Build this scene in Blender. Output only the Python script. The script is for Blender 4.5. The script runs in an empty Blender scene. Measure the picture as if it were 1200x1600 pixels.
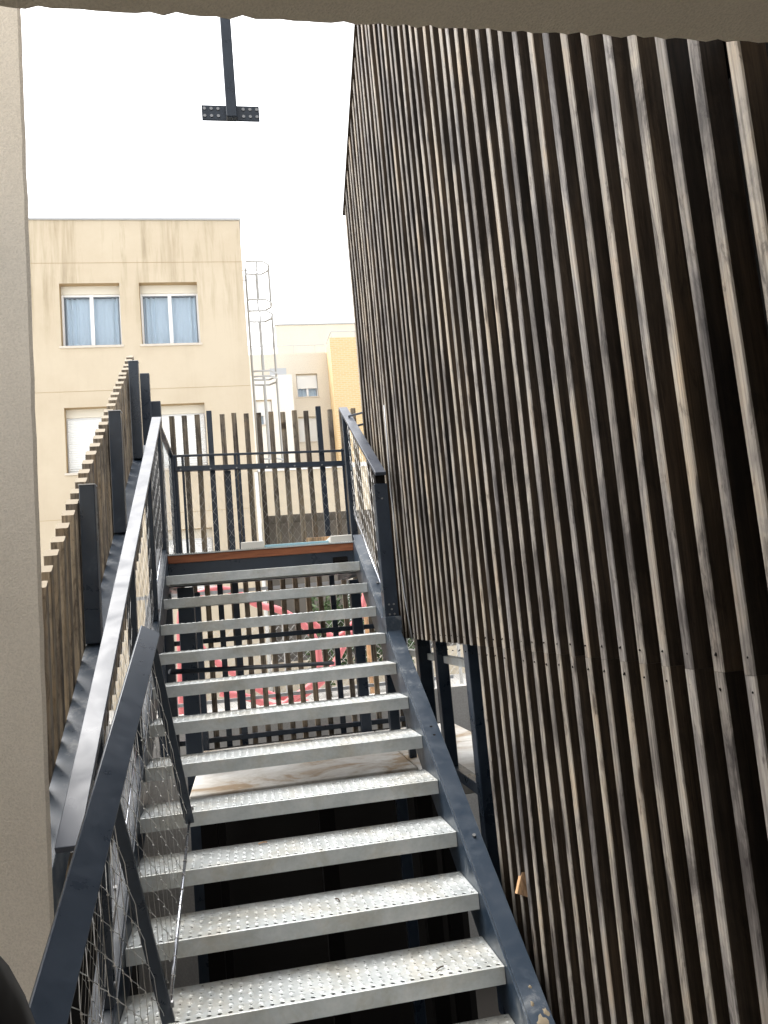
import bpy, bmesh, math, random
from math import radians as rad, sin, cos, pi
from mathutils import Vector as V, Matrix
random.seed(7)
C = bpy.context.scene.collection
S = bpy.context.scene

# ------------------------------------------------------------------ camera, sky, sun, exposure
# units are metres; the eye is at the origin, X runs along the treads, Y up the stair, Z up
cam = bpy.data.cameras.new('camera'); camo = bpy.data.objects.new('camera', cam); C.objects.link(camo)
R_ = V((0.9809703, -0.17304718, -0.08804508)); U_ = V((0.06518767, -0.13360295, 0.98888868)); F_ = V((0.18288748, 0.97580988, 0.11977999))
camo.matrix_world = Matrix(((R_.x, U_.x, -F_.x, 0), (R_.y, U_.y, -F_.y, 0), (R_.z, U_.z, -F_.z, 0), (0, 0, 0, 1)))
cam.sensor_fit = 'VERTICAL'; cam.sensor_height = 36; cam.lens = 36*1238.7/1600
cam.clip_start = .02; cam.clip_end = 2000
S.camera = camo
SUN_EL, SUN_AZ = 62, 312            # overcast: a broad weak sun ahead, left of the stair, behind the clouds
W = bpy.data.worlds.new('World'); S.world = W; W.use_nodes = True
nt = W.node_tree; bg = nt.nodes['Background']
sky = nt.nodes.new('ShaderNodeTexSky'); sky.sky_type = 'NISHITA'; sky.sun_disc = False
sky.sun_elevation = rad(SUN_EL); sky.sun_rotation = rad(SUN_AZ); sky.air_density = 1.0; sky.dust_density = 4.0; sky.ozone_density = 1.0
hs = nt.nodes.new('ShaderNodeHueSaturation'); hs.inputs['Saturation'].default_value = .12
nt.links.new(sky.outputs[0], hs.inputs['Color']); nt.links.new(hs.outputs[0], bg.inputs[0])
bg.inputs[1].default_value = .15
sl = bpy.data.lights.new('sun', 'SUN'); so = bpy.data.objects.new('sun', sl); C.objects.link(so)
sl.energy = .5; sl.angle = rad(40); sl.color = (1, .96, .9)
sd = V((sin(rad(SUN_AZ))*cos(rad(SUN_EL)), cos(rad(SUN_AZ))*cos(rad(SUN_EL)), sin(rad(SUN_EL))))
so.rotation_euler = sd.to_track_quat('Z', 'Y').to_euler()
S.view_settings.view_transform = 'Standard'; S.view_settings.look = 'None'
S.view_settings.exposure = 2.0; S.view_settings.gamma = 1; S.view_settings.use_curve_mapping = False
S.render.engine = 'CYCLES'

# ------------------------------------------------------------------ materials
def mat(name, base=(.5, .5, .5), rough=.6, metal=0., spec=.5, build=None, **kw):
    m = bpy.data.materials.new(name); m.use_nodes = True
    n = m.node_tree; b = n.nodes['Principled BSDF']
    b.inputs['Base Color'].default_value = (*base, 1); b.inputs['Roughness'].default_value = rough
    b.inputs['Metallic'].default_value = metal; b.inputs['Specular IOR Level'].default_value = spec
    for k, v in kw.items(): b.inputs[k.replace('_', ' ')].default_value = v
    if build: build(n, b)
    return m
def nd(n, t, **kw):
    x = n.nodes.new(t)
    for k, v in kw.items():
        if k in x.inputs: x.inputs[k].default_value = v
        else: setattr(x, k, v)
    return x
def ramp(n, fac, stops):
    r = n.nodes.new('ShaderNodeValToRGB'); e = r.color_ramp.elements
    while len(e) < len(stops): e.new(.5)
    for i, (p, c) in enumerate(stops): e[i].position = p; e[i].color = (*c, 1) if len(c) == 3 else c
    n.links.new(fac, r.inputs[0]); return r.outputs[0]
def coords(n, scale=(1, 1, 1), rnd=False, kind='Object'):
    t = n.nodes.new('ShaderNodeTexCoord'); mp = n.nodes.new('ShaderNodeMapping'); mp.inputs['Scale'].default_value = scale
    src = t.outputs[kind]
    if rnd:
        oi = n.nodes.new('ShaderNodeObjectInfo'); mu = n.nodes.new('ShaderNodeMath'); mu.operation = 'MULTIPLY'; mu.inputs[1].default_value = 37.
        n.links.new(oi.outputs['Random'], mu.inputs[0])
        ad = n.nodes.new('ShaderNodeVectorMath'); ad.operation = 'ADD'
        n.links.new(src, ad.inputs[0]); n.links.new(mu.outputs[0], ad.inputs[1]); src = ad.outputs[0]
    n.links.new(src, mp.inputs['Vector']); return mp.outputs[0]
def noise(n, vec, scale, detail=4, rough=.55, dist=0):
    t = nd(n, 'ShaderNodeTexNoise', Scale=scale, Detail=detail, Roughness=rough, Distortion=dist); n.links.new(vec, t.inputs['Vector']); return t.outputs['Fac']
def mix(n, fac, a, b, mode='MIX'):
    m = n.nodes.new('ShaderNodeMix'); m.data_type = 'RGBA'; m.blend_type = mode
    for s, v in ((0, fac), (6, a), (7, b)):
        if hasattr(v, 'is_linked') or hasattr(v, 'links'): n.links.new(v, m.inputs[s])
        elif s == 0: m.inputs[0].default_value = v
        else: m.inputs[s].default_value = (*v, 1)
    return m.outputs[2]
def bump(n, b, h, strength=.3, dist=.01):
    u = nd(n, 'ShaderNodeBump', Strength=strength, Distance=dist); n.links.new(h, u.inputs['Height']); n.links.new(u.outputs[0], b.inputs['Normal'])

def wood_builder(stops, tint_amt=.85, var=(.62, 1.12), bmp=.35, knots=True):
    def f(n, b):
        g = noise(n, coords(n, (70, 70, 2.0), True), 1.0, 6, .68, .7)        # fine grain along the length
        w = noise(n, coords(n, (6, 6, 2.2), True), 1.0, 6, .68, .6)          # weather patches
        w2 = noise(n, coords(n, (25, 25, 7), True), 1.0, 5, .7, 1.2)         # smaller blotches
        base = ramp(n, g, [(.30, stops[0]), (.50, stops[1]), (.72, stops[2])])
        oi = n.nodes.new('ShaderNodeObjectInfo')
        lo, hi = var
        tone = ramp(n, oi.outputs['Random'], [(0, (lo, lo*.98, lo)), (.3, (1, .97, .92)), (.65, ((lo+hi)/2, (lo+hi)/2, (lo+hi)/1.94)), (1, (hi, hi*.96, hi*.89))])
        base = mix(n, 1.0, base, tone, 'MULTIPLY')
        grey = ramp(n, w, [(.37, (.26, .25, .26)), (.46, (.66, .66, .68)), (.53, (1, 1, .98)), (.66, (1.18, 1.07, .92))])
        base = mix(n, tint_amt, base, grey, 'MULTIPLY')
        blot = ramp(n, w2, [(.36, (.36, .34, .33)), (.45, (.92, .91, .90)), (.6, (1.05, 1.05, 1.05))])
        base = mix(n, .8*tint_amt, base, blot, 'MULTIPLY')
        if knots:
            wv = nd(n, 'ShaderNodeTexWave', wave_type='RINGS', rings_direction='Z', Scale=1.0, Distortion=5., Detail=3.); wv.inputs['Detail Scale'].default_value = .6
            n.links.new(coords(n, (22, 30, 1.3), True), wv.inputs['Vector'])
            base = mix(n, .55, base, ramp(n, wv.outputs['Fac'], [(.0, (.62, .6, .58)), (.35, (.95, .95, .94)), (1, (1.08, 1.08, 1.08))]), 'MULTIPLY')
        if not knots:
            n.links.new(base, b.inputs['Base Color']); bump(n, b, g, bmp, .004); return
        vo = nd(n, 'ShaderNodeTexVoronoi', Scale=1.0, Randomness=1.0, voronoi_dimensions='3D'); n.links.new(coords(n, (.6, 11, 3.2), True), vo.inputs['Vector'])
        k = ramp(n, vo.outputs['Distance'], [(.05, (.16, .13, .11)), (.10, (.42, .38, .35)), (.125, (.95, .9, .86)), (.2, (1, 1, 1))])
        base = mix(n, .92, base, k, 'MULTIPLY')
        n.links.new(base, b.inputs['Base Color']); bump(n, b, g, bmp, .004)
    return f
M = {}
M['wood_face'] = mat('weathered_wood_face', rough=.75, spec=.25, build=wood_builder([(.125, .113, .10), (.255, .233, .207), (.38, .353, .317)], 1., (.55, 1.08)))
M['wood_side'] = mat('shaded_wood_side', rough=.7, spec=.2, build=wood_builder([(.016, .012, .008), (.042, .030, .020), (.078, .056, .038)], .6, (.35, 1.5), knots=False))  # brown unweathered sides, with the shade of the gaps put into the colour
M['wood_end'] = mat('wood_end_grain', (.31, .265, .20), .8, spec=.2)
M['wood_brown'] = mat('brown_slat_wood', rough=.75, spec=.2, build=wood_builder([(.12, .10, .08), (.24, .205, .16), (.35, .30, .24)]))
def steel(n, b):
    a = noise(n, coords(n, (3, 3, 3)), 2.2, 6, .7, .4); d = noise(n, coords(n, (40, 40, 40)), 1, 3)
    n.links.new(ramp(n, a, [(.35, (.013, .020, .031)), (.62, (.018, .027, .041)), (.78, (.045, .055, .070))]), b.inputs['Base Color'])
    n.links.new(ramp(n, a, [(.3, (.22,)*3), (.75, (.48,)*3)]), b.inputs['Roughness'])
M['steel'] = mat('dark_blue_painted_steel', (.02, .03, .045), .3, build=steel, spec=.4)
def dirty(n, b):
    a = noise(n, coords(n, (1, 1, 1)), 9, 8, .75, .3); s = noise(n, coords(n, (1, 1, 1)), 1.7, 4)
    mu = nd(n, 'ShaderNodeMath', operation='MULTIPLY'); n.links.new(a, mu.inputs[0]); n.links.new(s, mu.inputs[1])
    n.links.new(ramp(n, mu.outputs[0], [(.20, (.015, .026, .042)), (.30, (.033, .046, .064)), (.37, (.12, .13, .14)), (.46, (.24, .23, .20))]), b.inputs['Base Color'])
    n.links.new(ramp(n, a, [(.3, (.25,)*3), (.7, (.5,)*3)]), b.inputs['Roughness'])
M['steel_dusty'] = mat('dusty_painted_steel', (.02, .03, .045), .35, build=dirty, spec=.45)
def rail_top(n, b):
    a = noise(n, coords(n, (2, 2, 2)), 2.5, 5, .6, .8)
    n.links.new(ramp(n, a, [(.3, (.24,)*3), (.7, (.48,)*3)]), b.inputs['Roughness'])
M['rail'] = mat('glossy_rail_steel', (.035, .042, .058), .2, 0., build=rail_top, spec=.36)
def galv(n, b):
    a = noise(n, coords(n, (1, 1, 1)), 5, 6, .7); s = noise(n, coords(n, (1, 1, 1), True), 3.3, 7, .75, .5)
    vo = nd(n, 'ShaderNodeTexVoronoi', Scale=60.); n.links.new(coords(n), vo.inputs['Vector'])
    c = ramp(n, a, [(.3, (.37, .395, .395)), (.55, (.49, .51, .505)), (.75, (.60, .60, .58))])
    c = mix(n, .25, c, ramp(n, vo.outputs['Distance'], [(0, (.8,)*3), (.8, (1.1,)*3)]), 'MULTIPLY')
    dirt = ramp(n, s, [(.47, (1, 1, 1)), (.60, (.82, .74, .62)), (.74, (.50, .39, .27))])
    c = mix(n, .55, c, dirt, 'MULTIPLY'); n.links.new(c, b.inputs['Base Color'])
    n.links.new(ramp(n, a, [(.3, (.38,)*3), (.7, (.6,)*3)]), b.inputs['Roughness'])
M['galv'] = mat('galvanised_steel', (.5, .5, .49), .5, .45, build=galv)
M['wire'] = mat('stainless_wire', (.45, .44, .42), .32, .9)
M['rod'] = mat('polished_rod', (.55, .57, .62), .16, .95)
M['bolt'] = mat('bolt_zinc', (.22, .22, .22), .4, .8)
def stucco(cols, sc=240, st=.5, big=1.2):
    def f(n, b):
        a = noise(n, coords(n, (1, 1, 1)), sc, 4, .6); g = noise(n, coords(n, (1, 1, .5)), big, 6, .6)
        c = ramp(n, g, [(.3, cols[0]), (.6, cols[1])])
        c = mix(n, .35, c, ramp(n, a, [(.35, (.62,)*3), (.6, (1.05,)*3)]), 'MULTIPLY')
        n.links.new(c, b.inputs['Base Color']); bump(n, b, a, st, .006)
    return f
M['render'] = mat('rough_beige_render', rough=.9, spec=.15, build=stucco([(.52, .465, .385), (.60, .54, .455)], 190, .55))
M['soffit'] = mat('rough_ceiling_render', rough=.95, spec=.1, build=stucco([(.50, .44, .34), (.57, .505, .40)], 220, .5))
def facade(n, b):
    v = coords(n, (1, 1, 1))
    g = noise(n, v, .55, 6, .65)
    c = ramp(n, g, [(.3, (.48, .407, .303)), (.6, (.535, .465, .358))])
    st = noise(n, coords(n, (3.2, 1, .22)), 1.6, 5, .7, .3)               # run-off streaks, strongest under the coping
    sx = n.nodes.new('ShaderNodeSeparateXYZ'); t = n.nodes.new('ShaderNodeTexCoord'); n.links.new(t.outputs['Object'], sx.inputs[0])
    mr = nd(n, 'ShaderNodeMapRange'); n.links.new(sx.outputs['Z'], mr.inputs[0]); mr.inputs[1].default_value = 7.9; mr.inputs[2].default_value = 9.35
    mr.inputs[3].default_value = .12; mr.inputs[4].default_value = .9
    s = ramp(n, st, [(.48, (1, 1, 1)), (.62, (.82, .80, .76)), (.72, (.66, .64, .61))])
    c = mix(n, mr.outputs[0], c, s, 'MULTIPLY')
    n.links.new(c, b.inputs['Base Color']); bump(n, b, noise(n, v, 60, 3), .15, .01)
M['facade'] = mat('stained_beige_facade', rough=.9, spec=.15, build=facade)
M['annex'] = mat('beige_annex_render', rough=.9, spec=.15, build=stucco([(.52, .445, .335), (.58, .51, .395)], 60, .2, .6))
M['cream'] = mat('cream_render', rough=.9, spec=.15, build=stucco([(.74, .71, .65), (.80, .77, .71)], 30, .1, .4))
M['greyrender'] = mat('greyish_render', rough=.9, spec=.15, build=stucco([(.62, .57, .48), (.68, .63, .54)], 30, .1, .4))
def ybrick(n, b):
    t = nd(n, 'ShaderNodeTexBrick', Scale=1.0); t.inputs['Color1'].default_value = (.64, .47, .25, 1); t.inputs['Color2'].default_value = (.60, .425, .215, 1)
    t.inputs['Mortar'].default_value = (.64, .51, .33, 1); t.inputs['Mortar Size'].default_value = .018; t.inputs['Brick Width'].default_value = .24; t.inputs['Row Height'].default_value = .08
    tc = n.nodes.new('ShaderNodeTexCoord'); mp = n.nodes.new('ShaderNodeMapping'); mp.inputs['Rotation'].default_value = (rad(90), 0, 0)
    n.links.new(tc.outputs['Object'], mp.inputs[0]); n.links.new(mp.outputs[0], t.inputs['Vector']); n.links.new(t.outputs['Color'], b.inputs['Base Color'])
M['ybrick'] = mat('yellow_brick', rough=.85, spec=.2, build=ybrick)
M['recess'] = mat('brown_reveal', (.36, .27, .16), .9, spec=.1)
M['white'] = mat('white_pvc', (.74, .74, .74), .4)
M['boxcream'] = mat('cream_shutter_box', (.62, .58, .49), .6)
M['shutter'] = mat('white_shutter', (.70, .71, .70), .5)
M['glass'] = mat('window_glass', (.9, .95, 1), .03, Transmission_Weight=1., IOR=1.45)
M['curtain'] = mat('pale_blue_curtain', (.66, .76, .83), .9)
M['room'] = mat('room_dark', (.26, .30, .35), .9)
M['zinc'] = mat('zinc_coping', (.42, .43, .44), .45, .5)
M['sill'] = mat('stone_sill', (.55, .5, .43), .7)
M['pipe'] = mat('white_pipe', (.7, .69, .66), .5)
M['cage'] = mat('aluminium_cage', (.40, .40, .39), .45, .3)
M['slatdark'] = mat('near_black', (.006, .005, .0045), .85, spec=.1)  # near black; on the body behind the slats it stands for shade
M['concrete'] = mat('grey_concrete', rough=.9, spec=.2, build=stucco([(.30, .29, .27), (.40, .385, .36)], 50, .4, 2))
M['pit'] = mat('under_stair_shade', (.02, .018, .016), .95, spec=.1)  # the darkness under the stair is put into this colour
M['ground'] = mat('pale_play_ground', rough=.95, spec=.1, build=stucco([(.52, .50, .46), (.62, .60, .56)], 8, .2, .3))
def plat(n, b):
    a = noise(n, coords(n), 2.2, 6, .65, .5); d = noise(n, coords(n), 30, 4)
    n.links.new(mix(n, .3, ramp(n, a, [(.36, (.66, .65, .62)), (.52, (.52, .49, .44)), (.64, (.33, .245, .16))]), ramp(n, d, [(.3, (.6,)*3), (.7, (1,)*3)]), 'MULTIPLY'), b.inputs['Base Color'])
M['plat'] = mat('dusty_platform', rough=.85, spec=.2, build=plat)
M['brownboard'] = mat('red_brown_board', rough=.6, spec=.3, build=lambda n, b: n.links.new(ramp(n, noise(n, coords(n, (1, 8, 8)), 6, 5), [(.3, (.20, .065, .028)), (.7, (.32, .115, .05))]), b.inputs['Base Color']))
M['bluesheet'] = mat('turquoise_sheet', (.28, .48, .56), .35)
M['paleboard'] = mat('pale_grey_board', (.60, .58, .53), .6)
M['red'] = mat('pink_red_tube', (.47, .125, .13), .45)
M['fresh'] = mat('fresh_cut_wood', rough=.7, spec=.2, build=wood_builder([(.42, .25, .13), (.55, .35, .2), (.63, .43, .27)]))
M['leaf'] = mat('dark_green_leaf', rough=.6, build=lambda n, b: n.links.new(ramp(n, nd(n, 'ShaderNodeObjectInfo').outputs['Random'], [(0, (.035, .07, .02)), (1, (.06, .10, .03))]), b.inputs['Base Color']))
M['bark'] = mat('bark', (.09, .07, .05), .9)
M['coat'] = mat('black_shiny_coat', (.003, .003, .0035), .5, build=lambda n, b: bump(n, b, noise(n, coords(n), 9, 2, .5, 1), .25, .02))
M['mud'] = mat('dried_mud', (.20, .165, .115), .95, spec=.1)
M['skin'] = mat('skin', (.55, .34, .25), .55)
M['hair'] = mat('dark_hair', (.03, .02, .015), .6)
M['trouser'] = mat('dark_trousers', (.02, .022, .03), .8)
M['annexdark'] = mat('porch_shade_grey', (.20, .18, .155), .8)  # shade of the porch put into a darker tone than the annex wall

# ------------------------------------------------------------------ mesh helpers
class MB:
    def __init__(s): s.v = []; s.f = []; s.m = []
    def add(s, vs, fs, m=0):
        o = len(s.v); s.v += [V(p) for p in vs]; s.f += [tuple(i+o for i in f) for f in fs]; s.m += ([m]*len(fs) if isinstance(m, int) else list(m))
        return s
    def box(s, x0, x1, y0, y1, z0, z1, m=0):
        return s.add([(x0, y0, z0), (x1, y0, z0), (x1, y1, z0), (x0, y1, z0), (x0, y0, z1), (x1, y0, z1), (x1, y1, z1), (x0, y1, z1)],
                     [(3, 2, 1, 0), (4, 5, 6, 7), (0, 1, 5, 4), (1, 2, 6, 5), (2, 3, 7, 6), (3, 0, 4, 7)], m)
    def bar(s, p0, p1, w, h, side=(1, 0, 0), m=0):
        """rectangular bar from p0 to p1, w across 'side', h across the third axis"""
        p0, p1 = V(p0), V(p1); d = (p1-p0).normalized(); sd = V(side); sd = (sd-d*sd.dot(d)).normalized(); n = sd.cross(d)
        a, b = sd*w/2, n*h/2
        return s.add([p0-a-b, p0+a-b, p0+a+b, p0-a+b, p1-a-b, p1+a-b, p1+a+b, p1-a+b],
                     [(0, 1, 2, 3), (7, 6, 5, 4), (4, 5, 1, 0), (5, 6, 2, 1), (6, 7, 3, 2), (7, 4, 0, 3)], m)
    def tube(s, pts, r, n=6, closed=False, m=0, caps=True):
        pts = [V(p) for p in pts]; L = len(pts); rings = []; up = None; o = len(s.v)
        for i, p in enumerate(pts):
            a = pts[i-1] if (i or closed) else p; b = pts[(i+1) % L] if (i < L-1 or closed) else p
            t = (b-a).normalized()
            if up is None: up = t.orthogonal().normalized()
            up = (up-t*up.dot(t)).normalized(); sd = t.cross(up)
            for k in range(n): s.v.append(p+up*cos(2*pi*k/n)*r+sd*sin(2*pi*k/n)*r)
        for i in range(L if closed else L-1):
            a, b = o+i*n, o+((i+1) % L)*n
            for k in range(n): s.f.append((a+k, a+(k+1) % n, b+(k+1) % n, b+k)); s.m.append(m)
        if caps and not closed:
            s.f.append(tuple(o+k for k in reversed(range(n)))); s.f.append(tuple(o+(L-1)*n+k for k in range(n))); s.m += [m, m]
        return s
    def oct(s, p, r, m=0):
        p = V(p); return s.add([p+V(d)*r for d in ((1, 0, 0), (-1, 0, 0), (0, 1, 0), (0, -1, 0), (0, 0, 1), (0, 0, -1))],
            [(0, 2, 4), (2, 1, 4), (1, 3, 4), (3, 0, 4), (2, 0, 5), (1, 2, 5), (3, 1, 5), (0, 3, 5)], m)
    def mesh(s, name, mats, origin=V((0, 0, 0))):
        me = bpy.data.meshes.new(name); me.from_pydata([v-origin for v in s.v], [], s.f)
        for m in (mats if isinstance(mats, (list, tuple)) else [mats]): me.materials.append(M[m])
        if any(s.m): me.polygons.foreach_set('material_index', s.m)
        me.update(); return me
    def build(s, name, mats, parent=None, bevel=0, smooth=False, loc=None):
        org = wpos(parent) if parent else V(loc or (0, 0, 0))
        o = bpy.data.objects.new(name, s.mesh(name, mats, org)); C.objects.link(o)
        if parent: o.parent = parent
        else: o.location = org
        if smooth: o.data.polygons.foreach_set('use_smooth', [True]*len(o.data.polygons))
        if bevel:
            b = o.modifiers.new('bevel', 'BEVEL'); b.width = bevel; b.segments = 1; b.limit_method = 'ANGLE'
        return o
def wpos(o):
    p = V((0, 0, 0))
    while o: p += o.location; o = o.parent
    return p
def tag(o, label, cat, group=None, kind=None):
    if label: o['label'] = label
    if cat: o['category'] = cat
    if group: o['group'] = group
    if kind: o['kind'] = kind
    return o
def thing(name, label, cat, loc, group=None):
    o = bpy.data.objects.new(name, None); C.objects.link(o); o.location = loc; o.empty_display_size = .1
    return tag(o, label, cat, group)
def struct(o): o['kind'] = 'structure'; return o
def part(name, me, parent, at=None, rotz=0):
    o = bpy.data.objects.new(name, me); C.objects.link(o); o.parent = parent
    if at is not None: o.location = V(at)-wpos(parent)
    o.rotation_euler.z = rotz; return o
def net(mb, O, u, v, lu, lv, cu, cv, r, straight=.5, knots=0., n=3, jit=.0):
    """knotted steel net: strands run along v, neighbours touch in alternating rows"""
    O, u, v = V(O), V(u).normalized(), V(v).normalized(); w = u.cross(v)
    nu = int(lu/cu); rows = int(lv/cv)
    for i in range(nu+1):
        pts = []
        for j in range(rows+1):
            sgn = 1 if (i+j) % 2 else -1
            uu = min(max(i*cu+sgn*cu/2*.96+random.uniform(-jit, jit), 0), lu); k = straight/2
            for q in ((-k, k) if straight else (0,)):
                vv = (j+q)*cv
                if 0 <= vv <= lv: pts.append(O+u*uu+v*vv+w*random.uniform(-.0012, .0012))
            if knots and 0 < uu < lu: mb.oct(pts[-1] if pts else O, knots)
        if len(pts) > 1: mb.tube(pts, r, n, caps=False)
    return mb

FL = -1.66; GR = -1.65; PIT = -3.6           # passage floor, play ground, pit under the stair
XL, XR = -.507, .850; Y2, Z2, G, H = 2.961, -1.3247, .27, .16741
SL = H/G; TH = math.atan(SL)
nose = lambda y: Z2+(y-Y2)*SL
LY, LZ = 5.93, .517                          # landing edge

# ------------------------------------------------------------------ setting
g = MB()
for a in ((-400, 400, 8.6, 600), (-400, -3.2, -400, 8.6), (6, 400, -400, 8.6)):
    g.add([(a[0], a[2], GR), (a[1], a[2], GR), (a[1], a[3], GR), (a[0], a[3], GR)], [(0, 1, 2, 3)])
struct(g.build('ground', 'ground'))
struct(MB().add([(-3.2, 2.6, PIT), (6, 2.6, PIT), (6, 8.6, PIT), (-3.2, 8.6, PIT)], [(0, 1, 2, 3)]).build('courtyard_floor', 'pit'))
struct(MB().box(-3.2, 2.2, -4, 2.62, PIT, FL).build('floor', 'concrete'))
cl = MB()                                    # rough rendered soffit with an uneven front edge
nx = 260; CZ, CY = .931, 1.144
fr = []
for i in range(nx+1):
    x = -2.6+5.2*i/nx
    fr.append((x, CY+.0022*sin(x*23+1)*sin(x*61)+.0022*sin(x*190)+random.uniform(-.002, .002), CZ+.0012*sin(x*143)+random.uniform(-.0006, .0006)))
for (xa, ya, za), (xb, yb, zb) in zip(fr, fr[1:]):
    cl.add([(xa, CY-.03, CZ), (xb, CY-.03, CZ), (xb, yb, zb), (xa, ya, za), (xa, ya+.006, 1.2), (xb, yb+.006, 1.2)], [(3, 2, 1, 0), (2, 3, 4, 5)])
cl.add([(-2.6, -4, CZ), (2.6, -4, CZ), (2.6, CY-.03, CZ), (-2.6, CY-.03, CZ), (-2.6, -4, 1.2), (2.6, -4, 1.2), (2.6, CY+.004, 1.2), (-2.6, CY+.004, 1.2)],
       [(3, 2, 1, 0), (4, 5, 6, 7), (0, 1, 5, 4), (0, 4, 7, 3), (1, 2, 6, 5)])
struct(cl.build('ceiling', 'soffit'))

# rendered wall on the left: slightly wavy corner
wl = MB(); N = 60; zt = 2.6
WX = lambda z: -.617+.0008*sin(z*31)+.0008*sin(z*83)
for i in range(N):
    z0, z1 = PIT+(zt-PIT)*i/N, PIT+(zt-PIT)*(i+1)/N
    a, b = WX(z0), WX(z1)
    wl.add([(-3, 2.65, z0), (a-.01, 2.65, z0), (a, 2.66, z0), (a-.16, 2.95, z0), (-3, 2.95, z0), (-3, 2.65, z1), (b-.01, 2.65, z1), (b, 2.66, z1), (b-.16, 2.95, z1), (-3, 2.95, z1)],
           [(0, 1, 6, 5), (1, 2, 7, 6), (2, 3, 8, 7), (3, 4, 9, 8)])
wl.add([(-3, 2.65, zt), (WX(zt), 2.65, zt), (WX(zt)-.16, 2.95, zt), (-3, 2.95, zt)], [(0, 1, 2, 3)])
tag(wl.build('rendered_wall', 'render', loc=(-1.8, 2.8, FL)), 'rough beige rendered wall end standing left of the foot of the stair', 'wall')

tag(MB().box(-2.9, -2.7, -4, 2.64, FL+.002, CZ-.002).build('added_side_wall', 'render', loc=(-2.8, 0, FL)), 'unseen rendered side wall added left of the passage to darken the near slats', 'wall')  # out of view, added to cut light on the near slats and treads

# low wall beyond the rear screen
tag(MB().box(-3.2, 6, 8.4, 8.6, PIT, -.9).build('low_wall', 'concrete', loc=(1, 8.5, PIT)), 'low pale concrete wall behind the rear slat screen', 'wall')
bf = thing('bar_fence', 'thin grey metal bar fence standing on the low wall behind the rear slat screen', 'fence', (.5, 8.5, -.9))
bmx = MB().box(-.008, .008, -.008, .008, 0, 1.25).mesh('bar', ['zinc'])
for k in range(26): part('bar', bmx, bf, (-1.1+.128*k, 8.5, -.9))
for z in (-.82, .30): MB().box(-1.15, 2.2, 8.509, 8.53, z, z+.035).build('rail', 'zinc', bf)

# near-black wall added on the left to keep daylight out of the pit
tag(MB().box(-1.45, -1.2, 2.96, 8.39, PIT, -1.25).build('pit_block_wall', 'pit', loc=(-1.3, 5.5, PIT)), 'near-black wall added left of the stair to keep light out of the pit', 'wall')

# ------------------------------------------------------------------ staircase
st = thing('staircase', 'open metal staircase of perforated galvanised treads between dark blue stringers', 'staircase', (.17, 2.7, FL))
def tread_mesh():
    t = MB(); W = XR-XL-.004; D = .272; LIP = .062; nxh, nyh = 38, 9
    cx, cy = W/nxh, D/nyh
    for i in range(nxh):
        for j in range(nyh):
            x, y = (i+.5)*cx, (j+.5)*cy
            big = j == 0 or (j % 2 == 0 and i % 2 == 0 and j < 8)
            r = .0080 if j == 0 else (.0048 if (i+j) % 2 else .0018)
            hgt = .0004 if j == 0 else (.0008 if (i+j) % 2 else .0030)
            R2 = .0120 if j else .0118
            o = len(t.v); K = 8
            cr = []
            for k in range(K):      # cell border points
                a = 2*pi*k/K; dx, dy = cos(a), sin(a); sc = 1/max(abs(dx), abs(dy)); cr.append((x+dx*sc*cx/2, y+dy*sc*cy/2, 0))
            mid = [(x+cos(2*pi*k/K)*R2, y+sin(2*pi*k/K)*R2, 0) for k in range(K)]
            rim = [(x+cos(2*pi*k/K)*r*1.25, y+sin(2*pi*k/K)*r*1.25, hgt) for k in range(K)]
            inn = [(x+cos(2*pi*k/K)*r, y+sin(2*pi*k/K)*r, hgt-.0008) for k in range(K)]
            low = [(x+cos(2*pi*k/K)*r, y+sin(2*pi*k/K)*r, -.008) for k in range(K)]
            fs = []
            for q in range(4):
                for k in range(K): fs.append((q*K+k, q*K+(k+1) % K, (q+1)*K+(k+1) % K, (q+1)*K+k))
            t.add(cr+mid+rim+inn+low, fs)
    # folded lips, underside and end plates
    t.box(0, W, -.004, -.0002, -LIP, -.0015); t.add([(0, -.004, -.0015), (W, -.004, -.0015), (W, 0, 0), (0, 0, 0)], [(0, 1, 2, 3)])
    t.box(0, W, D+.0002, D+.003, -LIP, 0)
    t.add([(0, 0, -.0085), (W, 0, -.0085), (W, D, -.0085), (0, D, -.0085)], [(3, 2, 1, 0)], 1)  # near-black sheet under the holes, in place of the shade below
    for x in (0, W-.004): t.box(x, x+.004, .0002, D-.0002, -LIP, -.009)
    return t
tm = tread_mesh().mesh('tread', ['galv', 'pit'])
for k in range(1, 13):
    o = part('tread', tm, st, (XL+.002, Y2+(k-2)*G+random.uniform(-.002, .002), Z2+(k-2)*H))
def stringer(side):
    x = XR if side > 0 else XL
    y0, y1 = 2.5, LY+.02; dz = .035
    p = lambda y, off=0: V((0, y, nose(y)+dz+off))
    w = MB(); up = V((0, -sin(TH), cos(TH)))
    xo = x+side*.088
    dep = .215
    w.bar((x+side*.004, y0, nose(y0)+dz-dep/2/cos(TH)), (x+side*.004, y1, nose(y1)+dz-dep/2/cos(TH)), .008, dep)
    s = w.build('stringer', 'steel_dusty', st, .001)
    f = MB(); f.bar((x+side*.048, y0, nose(y0)+dz+.004), (x+side*.048, y1, nose(y1)+dz+.004), .080, .008)
    f.bar((x+side*.048, y0, nose(y0)+dz-dep/cos(TH)), (x+side*.048, y1, nose(y1)+dz-dep/cos(TH)), .080, .008)
    f.build('flange', 'steel_dusty', s, .001)
    return s
sR = stringer(1); sL = stringer(-1)
bm_ = MB()
for y in (3.42, 5.3):
    for s_, x in ((1, XR), (-1, XL)): bm_.tube([(x+s_*.055, y, nose(y)+.043), (x+s_*.055, y-.005, nose(y)+.051)], .008, 8)
bo = bm_.build('bolt', 'bolt', st); bo['kind'] = 'stuff'

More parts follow.
